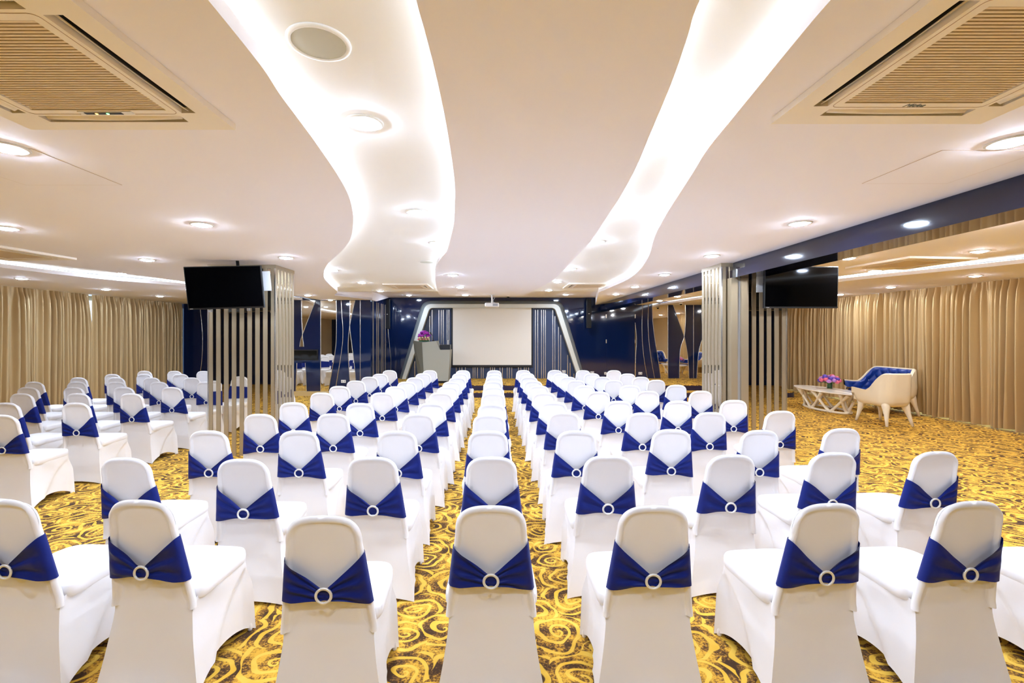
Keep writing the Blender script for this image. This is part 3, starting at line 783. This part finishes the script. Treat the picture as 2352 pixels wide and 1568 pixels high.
def arm_left(t):
    bm = bmesh.new(); box(bm, -.05, .05, .061, .40, .03, .09); obj('mount_arm', bm, M['black'], t)
    bm = bmesh.new(); tube(bm, [(.14, .12, .0), (.14, .12, .38)], .02, 10); obj('ceiling_pole', bm, M['black'], t, True)
    bm = bmesh.new(); box(bm, -.24, -.20, .01, .05, -.315, -.28); box(bm, .24, .27, .01, .05, -.315, -.28); obj('lower_clip', bm, M['grey_plastic'], t)
def arm_right(t):
    bm = bmesh.new(); box(bm, -.46, -.02, .061, .10, -.02, .06); box(bm, -.38, -.26, .10, .28, -.02, .06); obj('mount_arm', bm, M['black'], t)
tv((-3.545, 6.14, 2.305), .945, .555, (RAD(8), RAD(-2.2), RAD(7)), 'black television tilted on the striped pillar, beside the curtain-side chairs', .505, arm_left)
tv((3.95, 6.10, 2.302), .955, .54, (RAD(2), 0, 0), 'black television level on the pillar facing the lounge, glossy with light reflections', -.49, arm_right)

# ------------------------------------------------------------------ curtains
def curtain(x, sgn, y0, y1, label, seed, wedge0=0, wedge1=0, zb=.03):
    rnd = random.Random(seed)
    n = int((y1-y0)/.011); zs = [zb, .3, .8, 1.3, 1.8, 2.2, 2.45, 2.55, 2.60, 2.6645]
    ph = [0]; amp = []
    w = rnd.uniform(.09, .15); 
    for i in range(n):
        if i % 14 == 0: w = rnd.uniform(.085, .17)
        ph.append(ph[-1] + 2*PI*.011/w)
    p1, p2, p3 = [rnd.uniform(0, 6) for _ in range(3)]
    bm = bmesh.new()
    def f(i, j):
        t = i/(n-1); z = zs[j]; v = (z-zb)/(2.66-zb)
        yy = y0+(y1-y0)*t
        ef = smooth(0, .05, min(t, 1-t)*(y1-y0)); yy += (.028*math.sin(ph[i]*.21+p1)*(1-v) + .02*math.sin(v*3+ph[i]*.13)*(1-v))*ef
        if wedge0: yy += wedge0*smooth(.65, 1, v)*(1-smooth(0, .12, t))
        if wedge1: yy -= wedge1*smooth(.65, 1, v)*smooth(.88, 1, t)
        a = .092*(1-.55*smooth(.88, 1, v))*(1+.35*math.sin(ph[i]*.17+p2))
        s = math.sin(ph[i] + .5*math.sin(v*2.2+ph[i]*.11)*(1-v))
        dx = a*(abs(s)**1.0*(1 if s > 0 else -1)) + .022*math.sin(ph[i]*2.6+p3)*(1-.4*v) + .02*math.sin(ph[i]*.23)*(1-v)
        zz = z
        if j == 0: zz = z+.012*math.sin(ph[i]*.33+p1)
        return (x+sgn*dx*ef, yy, zz)
    grid(bm, n, len(zs), f)
    o = obj('curtain', bm, M['curtain'], None, True)
    tag(o, label, 'curtain', 'gold floor-length pleated curtains')
    return o
curtain(XL, 1, 6.8, 11.39, 'gold satin curtain from picture edge to the daylight gap', 1, 0, .09)
curtain(XL, 1, 11.39, 14.66, 'gold satin curtain between daylight gap and navy corner behind chairs', 2, 0, 0)
curtain(XR, -1, 6.2, 9.944, 'gold satin curtain of the lounge wall reaching the picture edge', 3, 0, 0, .03)
curtain(XR, -1, 9.944, 11.07, 'narrow gold satin curtain directly behind the blue tufted sofa', 4, 0, .035, .04)
curtain(XR, -1, 11.07, 15.15, 'gold satin curtain behind the oval table up to the pillar', 5, 0, 0, .04)

# ------------------------------------------------------------------ banquet chair (faces +y; top of the back at y=-.31, z=.925)
def yc(z):      # centre line of the back / rear panel
    if z > .42: return -.222-.088*((z-.42)/.505)**1.05
    return -.222-.045*((.42-z)/.42)**1.3
HT, ZSH = .925, .795
def hw(z): 
    return .166+.125*(.75-z) if z > .40 else .2098
def ztop(q): return ZSH+(HT-ZSH)*max(0, 1-abs(q)**2.8)**(1/2.8)
nu, nv = 53, 34
TOPS = [(math.copysign(abs(math.sin(a))**(2/2.8), a), ZSH+(HT-ZSH)*abs(math.cos(a))**(2/2.8)) for a in [-PI/2+PI*k/90 for k in range(91)]]
def back_pt(i, j, side):
    th = -PI/2+PI*i/(nu-1); q = math.copysign(abs(math.sin(th))**(2/2.8), th); v = j/(nv-1)
    zb = .385
    z = zb+(ztop(q)-zb)*v
    wz = hw(min(z, ZSH)) if z < ZSH else hw(ZSH)
    x = q*wz
    # distance to the outline
    e = wz-abs(x)
    if z > ZSH-.06:
        for (q0, z0), (q1, z1_) in zip(TOPS, TOPS[1:]):
            ax, bx = q0*hw(ZSH), q1*hw(ZSH); L2 = (bx-ax)**2+(z1_-z0)**2
            tt = max(0, min(1, ((x-ax)*(bx-ax)+(z-z0)*(z1_-z0))/L2)) if L2 > 1e-12 else 0
            e = min(e, math.hypot(x-ax-tt*(bx-ax), z-z0-tt*(z1_-z0)))
    e = max(0, e); R = .019
    hth = math.sqrt(max(0, R*R-(R-e)**2)) if e < R else R - .0145*smooth(R*.9, R+.013, e) - .004*smooth(.05, .14, e)
    y = yc(z)
    if e > .025 and z > .70 and side < 0: # gathers beside the shoulder
        hth += .0022*math.sin(x*260)*smooth(.11, .15, abs(x))*smooth(.70, .76, z)*(1-smooth(.84, .88, z))
    return (x, y+side*hth, z)
cv = thing('banquet_chair', 'x', 'chair', (0, 0, 0), 0, 'white covered banquet chairs with blue sashes')
bm = bmesh.new()
grid(bm, nu, nv, lambda i, j: back_pt(i, j, -1)); grid(bm, nu, nv, lambda i, j: back_pt(i, j, 1))
bmesh.ops.remove_doubles(bm, verts=bm.verts, dist=.0006)
obj('backrest', bm, M['fabric'], cv, True)
# seat cushion
bm = bmesh.new()
def seat_ring(s, z):
    out = []; n = 48
    for k in range(n):
        a = 2*PI*k/n; ca, sa = math.cos(a), math.sin(a); p = 5.0
        if sa < 0: p = 11.0
        x = math.copysign(abs(ca)**(2/p), ca)*.222*s; y = math.copysign(abs(sa)**(2/p), sa)*.22*s
        x *= 1-.06*(y+.22)/.44
        out.append((x, y+.022, z))
    return out
rings = [(.955, .405), (.995, .418), (1.0, .440), (.992, .460), (.972, .470), (.92, .4755), (.6, .479), (.3, .481)]
R = [[bm.verts.new(p) for p in seat_ring(s, z)] for s, z in rings]
for A, B in zip(R, R[1:]):
    for k in range(48): bm.faces.new((A[k], A[(k+1) % 48], B[(k+1) % 48], B[k]))
bm.faces.new(R[-1])
obj('seat', bm, M['fabric'], cv, True)
# skirt : stretched cover from seat to floor, hem arched between the feet
seam = catmull([(.215, .395), (.16, .375), (.06, .31), (-.03, .20), (-.10, .10), (-.15, 0.0)], 6)
def seam_sd(y, z):
    best = 9; sgn = 1
    for a, b in zip(seam, seam[1:]):
        ax, az, bx, bz = a[0], a[1], b[0], b[1]; L2 = (bx-ax)**2+(bz-az)**2
        t = max(0, min(1, ((y-ax)*(bx-ax)+(z-az)*(bz-az))/L2)); dx, dz = y-(ax+t*(bx-ax)), z-(az+t*(bz-az)); d = math.hypot(dx, dz)
        if d < best: best = d; sgn = 1 if ((bx-ax)*dz-(bz-az)*dx) > 0 else -1   # >0 : below/forward of the seam
    return best*sgn
NS, NZ = 18, 26
def skirt_pt(k, j):
    v = j/(NZ-1)
    side, t = divmod(k, NS); t = t/NS            # 0 back, 1 +x side, 2 front, 3 -x side
    edge = min(t, 1-t)
    arch = (.075 if side in (1, 3) else .028)*math.sin(PI*t)**.8 if t > 0 else 0
    inn = smooth(0, .12, edge) if side == 0 else 0
    z = arch + (.425+.125*inn-arch)*v
    y0 = yc(z)-.001-.005*(1-smooth(.22, .37, z))+.012*smooth(.385, .42, z)*(1-inn)-.004*inn*smooth(.30, .40, z); y1 = .238 - .014*v + .006*(1-v)
    wb = min(.196, hw(z)-.010 if z > .40 else 1) + .060*(max(0, .36-z)/.36)**1.3
    wf = .208+.016*((.42-z)/.42)
    if side == 0: x = -wb+2*wb*t; y = y0; y += .014*math.sin(PI*t)*smooth(0, .12, z)*(1-smooth(.20, .40, z))   # -x to +x, hollow rear
    elif side == 1: y = y0+(y1-y0)*t; x = wb+(wf-wb)*t
    elif side == 2: x = wf-2*wf*t; y = y1; y -= .012*math.sin(PI*t)*math.sin(PI*v)
    else: y = y1+(y0-y1)*t; x = -(wf+(wb-wf)*t)
    if y > 0:
        f_ = ((abs(x)/(.2205*(1-.06*(y+.198)/.44)))**5+(abs(y-.022)/.2195)**5)**.2; w_ = smooth(.24, .41, z)
        x = x*(1-w_)+w_*x/f_; y = y*(1-w_)+w_*(.022+(y-.022)/f_)
    elif side != 0 and abs(x) > .1: x = math.copysign(abs(x)+(.216-abs(x))*smooth(.28, .41, z)*smooth(-.16, -.05, y), x)
    if side in (1, 3) and t > 0:
        d = seam_sd(y, z); ins = .026*smooth(-.002, .05, d)*smooth(0, .10, edge) + .004*smooth(0, .2, edge)
        if abs(d) < .008: ins -= .0035*(1-abs(d)/.008)
        x -= math.copysign(ins, x)
    return (x, y, z)
bm = bmesh.new(); grid(bm, 4*NS, NZ, skirt_pt, True)
for e in bm.edges: pass
sk = obj('skirt', bm, M['fabric'], cv, True)
try: sk.data.set_sharp_from_angle(angle=RAD(62))
except Exception: pass
# foot pockets at the corners
for sx, sy in ((-1, -1), (1, -1), (1, 1), (-1, 1)):
    bm = bmesh.new(); y = -.250 if sy < 0 else .222
    x = sx*(.217 if sy < 0 else .204)
    lathe(bm, [(0, .0005), (.010, .0005), (.013, .010), (.011, .035), (.004, .05)], 14, (x, y, 0)); obj('foot_pocket', bm, M['fabric'], cv, True)
# sash
def make_sash(skew, bow):
    bm = bmesh.new(); n = 49; m = 15
    def f(i, j):
        u = -1+2*i/(n-1); v = j/(m-1); a = abs(u)
        tw = .747+skew*.012*u; bw = .533-skew*.010*u
        core = smooth(0, .16, a)
        zt = .609+(tw-.609)*max(0, (a-.07)/.93)**.95; zb_ = .552-(.552-bw)*smooth(.06, .9, a)
        z = zb_+(zt-zb_)*v
        x = u*(hw(z)+.004)
        pin = 1-smooth(.05, .55, a)
        fold = (.0075*(1-pin*.3)*(1+math.sin(v*(13+bow*3)+2.5*u+bow)) + .003*(1+math.sin(v*31+u*5)))*core*(1-smooth(.70, 1, a))
        R = .019; e = hw(z)-abs(x)+.004
        hth = (math.sqrt(max(0, (R+.004)**2-(R+.004-e)**2)) if e < R+.004 else R+.004)
        puff = .012*(1-smooth(0, .5, a))+.004
        return (x, yc(z)-hth-(puff+fold*.9)*smooth(0, .05, 1-a), z)
    V = grid(bm, n, m, f)
    # band across the front of the back
    def g(i, j):
        u = -1+2*i/(n-1); v = j/(m-1); tw = .747+skew*.012*u; bw = .533-skew*.010*u; z = bw+(tw-bw)*v
        x = u*(hw(z)+.004); R = .023; e = hw(z)-abs(x)+.004
        hth = math.sqrt(max(0, R*R-(R-e)**2)) if e < R else R-.006*smooth(R, R+.03, e)
        return (x, yc(z)+hth, z)
    grid(bm, n, m, g)
    bmesh.ops.remove_doubles(bm, verts=bm.verts, dist=.001)
    return bm
sa = obj('sash', make_sash(.3, 0), M['sash'], cv, True)
bm = bmesh.new(); yb = yc(.580)-.049
pts = [(.033*math.cos(2*PI*k/28), yb-.002, .580+.031*math.sin(2*PI*k/28)) for k in range(28)]
tube(bm, pts, .0052, 8, True)
tube(bm, [(p[0]*.86, p[1]-.001, .580+(p[2]-.580)*.86) for p in pts], .0024, 6, True)
obj('buckle', bm, M['buckle'], sa, True)
sash_meshes = [sa.data]
for s, b in ((-.8, 1.3), (1.0, 2.4)):
    o = obj('sash', make_sash(s, b), M['sash'], None, True); sash_meshes.append(o.data); bpy.data.objects.remove(o)

KT = (CAMZ-HT)*F
def chair_at(px, py):       # position from the top middle of the back
    d = KT/(py-HY); return ((px-CX)/F*d, d+.31)
ordn = ['', 'first', 'second', 'third', 'fourth', 'fifth', 'sixth', 'seventh', 'eighth', 'ninth', 'tenth', 'eleventh']
def row_name(r): return (ordn[r]+' row from camera') if r <= 6 else ({11: 'row closest to stage'}.get(r) or ordn[12-r]+' row from stage')
chairs = []
cols = {
 'centre column': [(1128, 1160), (1127, 1048), (1121, 988), (1125, 951), (1130, 927), (1132, 902), (1133, 887.5), (1133, 875), (1134, 866), (1134, 858), (1135, 850)],
 'first column lectern-side of centre': [(735, 1183), (858, 1048), (914, 988.5), (961.7, 949), (990, 925), (1012.5, 901), (1027, 887), (1038, 876), (1050, 866.4), (1056.7, 857), (1063.4, 850)],
 'second column lectern-side of centre': [(330, 1147), (555, 1053), (684, 988), (765, 949), (826, 925), (877.7, 901), (908.6, 887), (933, 876), (953, 866.4), (971.6, 857), (987, 850)],
 'third column lectern-side of centre': [(15, 1145), (290, 1050), (478, 988), (597, 950), (672, 923.5), (739.5, 901), (780, 886), (817, 873.7), (849, 865), (873, 858), (895, 850)],
 'first column lounge-side of centre': [(1500, 1160), (1397, 1045), (1325, 988), (1297, 946), (1271.6, 922), (1250.6, 901), (1236, 885), (1224, 874), (1216.4, 865), (1210.8, 856.5), (1203, 849.6)],
 'second column lounge-side of centre': [(1890, 1155), (1675, 1043), (1545, 985), (1476, 947), (1421, 920), (1374.5, 898.5), (1342, 884.5), (1322.5, 872.6), (1303.7, 865), (1288, 856.7), (1274, 849.6)],
 'third column lounge-side of centre': [(2225, 1150), (1910, 1038), (1742, 987), (1631, 946), (1557, 919.5), (1489.4, 897), (1448.5, 884), (1409.8, 872.4), (1384.4, 865), (1360, 857), (1339, 850)],
 'fourth column lounge-side of centre': [(2597, 1150), (2145, 1036), (1930, 983), (1790, 943), (1686, 918), (1610, 897), (1554.6, 883.5), (1507, 872), (1472.8, 865), (1442, 857.6), (1411, 850)],
}
yaw0 = {(735, 1183): 2, (330, 1147): -4, (15, 1145): -4, (1890, 1155): 5, (2225, 1150): 4, (1500, 1160): 1, (2597, 1150): 3, (290, 1050): -2, (1910, 1038): 3, (2145, 1036): 4, (1930, 983): 4, (1790, 943): 3, (1742, 987): 3, (1675, 1043): 3}
rnd = random.Random(11)
first = True
def put(x, y, rz, label):
    global first
    if first: t = cv; first = False
    else: t = copy_tree(cv)
    t.location = (x, y, 0); t.rotation_euler = (0, 0, rz); t['label'] = label
    chairs.append(t)
    for ch in t.children:
        if ch.name.startswith('sash'): ch.data = sash_meshes[rnd.randrange(3)]
for cn, pts in cols.items():
    for r, p in enumerate(pts, 1):
        x, y = chair_at(*p)
        put(x, y, RAD(yaw0.get(p, rnd.uniform(-1.5, 1.5))), 'white covered chair with blue sash, %s, %s' % (cn, row_name(r)))
rows_l = [10.0, 9.2, 8.45, 7.69, 6.88, 6.15, 5.27, 4.5]
for ci, (cxx, n) in enumerate(((-4.74, 8), (-5.48, 7), (-6.2, 6), (-6.86, 5), (-7.52, 4)), 1):
    for r in range(n):
        rr = 'row closest to stage' if r == 0 else ordn[r+1]+' row from stage'
        put(cxx+rnd.uniform(-.02, .02), rows_l[r]+.31+rnd.uniform(-.03, .03), RAD(rnd.uniform(-3, 2)), 'white covered chair in curtain-side block, %s column from the pillar, %s' % (ordn[ci], rr))

# ------------------------------------------------------------------ lounge furniture
def tub_chair(name, label, cat, loc, rz, W, D):
    t = thing(name, label, cat, loc, rz)
    hx, hy, r = W/2, D/2, .20
    base = []
    n = 12
    base += [(-hx, hy-.0-(hy*2-r)*k/8) for k in range(8)]
    base += [(-hx+r-r*math.cos(PI/2*k/n), -hy+r-r*math.sin(PI/2*k/n)) for k in range(n)]
    m = max(6, int((W-2*r)/.06)); base += [(-hx+r+(W-2*r)*k/m, -hy) for k in range(m)]
    base += [(hx-r+r*math.sin(PI/2*k/n), -hy+r-r*math.cos(PI/2*k/n)) for k in range(n)]
    base += [(hx, -hy+r+(hy*2-r)*k/8) for k in range(9)]
    P = [Vector(p) for p in base]; NP = len(P)
    nor = []
    for i in range(NP):
        a, b = P[max(0, i-1)], P[min(NP-1, i+1)]; tt = (b-a).normalized(); nor.append(Vector((tt.y*1, -tt.x)))   # outward
    for i in range(NP):
        if nor[i].dot(P[i]) < 0: nor[i] = -nor[i]
    def top(p): return .64+.34*(1-smooth(-hy+.06, .05, p.y)) + .02*smooth(.1, hy, p.y)
    def prof(i):
        p, q = P[i], nor[i]; h = top(p); fr_ = smooth(hy-.10, hy, p.y)
        bz = .35+.15*fr_
        return [(p-q*.10, bz), (p-q*.035, bz+.03), (p-q*.005, bz+.10), (p+q*.008, .6 if h > .8 else .55), (p+q*.03*(h > .7)+q*.012, h-.02), (p+q*.018, h), (p-q*.012, h), (p-q*.02, h-.02), (p-q*.035, .42)]
    bm = bmesh.new(); G = []
    for i in range(NP): G.append([bm.verts.new((v.x*(1-.46*max(0, z-.66)), v.y, z)) for v, z in prof(i)])
    K = len(G[0])
    for i in range(NP-1):
        for k in range(K-1): bm.faces.new((G[i][k], G[i+1][k], G[i+1][k+1], G[i][k+1]))
    bm.faces.new(G[0]); bm.faces.new(G[-1])
    # underside pan and front apron
    bm.faces.new([g[0] for g in G])
    box(bm, -hx+.06, hx-.06, hy-.12, hy-.04, .36, .44, .02)
    o = obj('shell', bm, M['shell'], t); autosmooth(o, 50)
    # legs
    for sx in (-1, 1):
        for sy in (-1, 1):
            bm = bmesh.new(); a = Vector((sx*(hx-.12), sy*(hy-.13), .44)); b = Vector((sx*(hx-.05), sy*(hy-.05)+(-.03 if sy < 0 else 0), .001))
            ps = [a.lerp(b, q) for q in (0, .2, .35, .5, .7, 1)]; tube(bm, ps, [.075, .066, .052, .040, .031, .023], 14); obj('leg', bm, M['shell'], t, True)
    # tufted lining
    nz = 26; bm = bmesh.new(); S = [0]
    for i in range(1, NP): S.append(S[-1]+(P[i]-P[i-1]).length)
    ns = int(S[-1]/.022)
    def at(s):
        s = min(max(s, 0), S[-1]-1e-6); i = max(k for k in range(NP-1) if S[k] <= s); f_ = (s-S[i])/(S[i+1]-S[i]); return P[i].lerp(P[i+1], f_), nor[i].lerp(nor[i+1], f_).normalized()
    def f(i, j):
        s = S[-1]*i/(ns-1); p, q = at(s); h = top(p)-.022; z = .45+(h-.45)*j/(nz-1)
        A = s/.13; B = z/.13
        d = abs(math.sin(PI*(A+B)/2*1.0))*abs(math.sin(PI*(A-B)/2))
        thick = .022+.045*(d**.55); ed = min(1, min(i, ns-1-i)/4)*min(1, (nz-1-j)/3)
        o_ = p-q*(.030+thick*math.sqrt(max(0, ed))); return (o_.x*(1-.46*max(0, z-.66)), o_.y, z)
    grid(bm, ns, nz, f); obj('tufted_lining', bm, M['blue_leather'], t, True)
    bm = bmesh.new(); box(bm, -hx+.07, hx-.07, -hy+.07, hy-.03, .40, .475, .025); autosmooth(obj('seat', bm, M['blue_leather'], t))
    return t
tub_chair('armchair', 'cream armchair with its curved back turned to the camera, blue lining', 'armchair', (7.40, 9.0, 0), RAD(3), .60, .76)
tub_chair('tufted_sofa', 'wide blue tufted sofa with cream shell in front of the curtains', 'sofa', (8.43, 10.31, 0), PI/2, 1.22, .72)

TX, TY, TA, TB, TZ = 7.46, 10.62, .40, 1.0, .46
tb = thing('coffee_table', 'oval white coffee table with woven lattice base beside the armchair', 'table', (TX, TY, 0))
bm = bmesh.new(); n = 56
prf = [(.0, TZ-.03), (.93, TZ-.03), (.985, TZ-.022), (1.0, TZ-.008), (.99, TZ), (0, TZ)]
R = []
for s, z in prf:
    R.append([bm.verts.new((TA*s*math.cos(2*PI*k/n), TB*s*math.sin(2*PI*k/n), z)) for k in range(n)] if s > 0 else [bm.verts.new((0, 0, z))])
for A, B in zip(R, R[1:]):
    for k in range(n):
        vs = []
        for v in (A[k % len(A)], A[(k+1) % len(A)] if len(A) > 1 else A[0], B[(k+1) % len(B)] if len(B) > 1 else B[0], B[k % len(B)]):
            if v not in vs: vs.append(v)
        bm.faces.new(vs)
autosmooth(obj('table_top', bm, M['marble'], tb))
ell = lambda a, s, z: (TA*s*math.cos(a), TB*s*math.sin(a), z)
for k in range(7):
    a = 2*PI*k/7+.2
    for sg in (-1, 1):
        bm = bmesh.new(); tube(bm, catmull([ell(a, .66, .022), ell(a+sg*.18, .64, .10), ell(a+sg*.42, .72, .26), ell(a+sg*.60, .86, TZ-.032)], 5), [.042-.014*math.sin(PI*i/15) for i in range(16)], 10); obj('strut', bm, M['shell'], tb, True)
bm = bmesh.new(); tube(bm, [ell(2*PI*k/40, .66, .027) for k in range(40)], .026, 10, True); obj('base_ring', bm, M['shell'], tb, True)
# vase with flowers
vx, vd = 7.62, 10.75
va = thing('flower_vase', 'glass vase of pink, lilac and violet roses on the oval table', 'flowers', (vx, vd, TZ+.001))
bm = bmesh.new(); lathe(bm, [(0, 0), (.055, 0), (.058, .005), (.060, .15), (.056, .15), (.053, .012), (0, .012)], 28); autosmooth(obj('vase', bm, M['glass'], va))
bm = bmesh.new(); lathe(bm, [(0, .013), (.046, .013), (.048, .14), (.03, .17), (0, .18)], 16); obj('stems', bm, M['green'], va, True)
rnd2 = random.Random(5); cols_ = ['pink', 'violet', 'lilac', 'lilac', 'violet', 'pink']
for i in range(24):
    th = i*2.4; ph = .15+1.35*math.sqrt((i+.5)/24)
    c = Vector((.185*math.sin(ph)*math.cos(th), .185*math.sin(ph)*math.sin(th), .165+.135*math.cos(ph)))
    bm = bmesh.new(); blossom(bm, c, .045, i+200); obj('rose', bm, M[cols_[i % 6]], va, True)
bm = bmesh.new()
for i in range(14): leafblade(bm, (.06*math.cos(i*.9), .06*math.sin(i*.9), .15), (math.cos(i*.9), math.sin(i*.9), -.05), .17, .03)
obj('leaves', bm, M['green'], va)

# ------------------------------------------------------------------ world and output
w = bpy.data.worlds.new('world'); bpy.context.scene.world = w; w.use_nodes = True
w.node_tree.nodes['Background'].inputs['Color'].default_value = (.5, .6, .8, 1); w.node_tree.nodes['Background'].inputs['Strength'].default_value = .3
sc = bpy.context.scene
sc.view_settings.view_transform = 'Standard'; sc.view_settings.look = 'None'; sc.view_settings.gamma = 1; sc.view_settings.use_curve_mapping = False
sc.view_settings.exposure = 2.86
try:
    sc.cycles.use_denoising = True; sc.cycles.use_adaptive_sampling = True; sc.cycles.adaptive_threshold = .04; sc.cycles.max_bounces = 10; sc.cycles.diffuse_bounces = 6; sc.cycles.glossy_bounces = 6
    sc.cycles.sample_clamp_indirect = 8
except Exception: pass
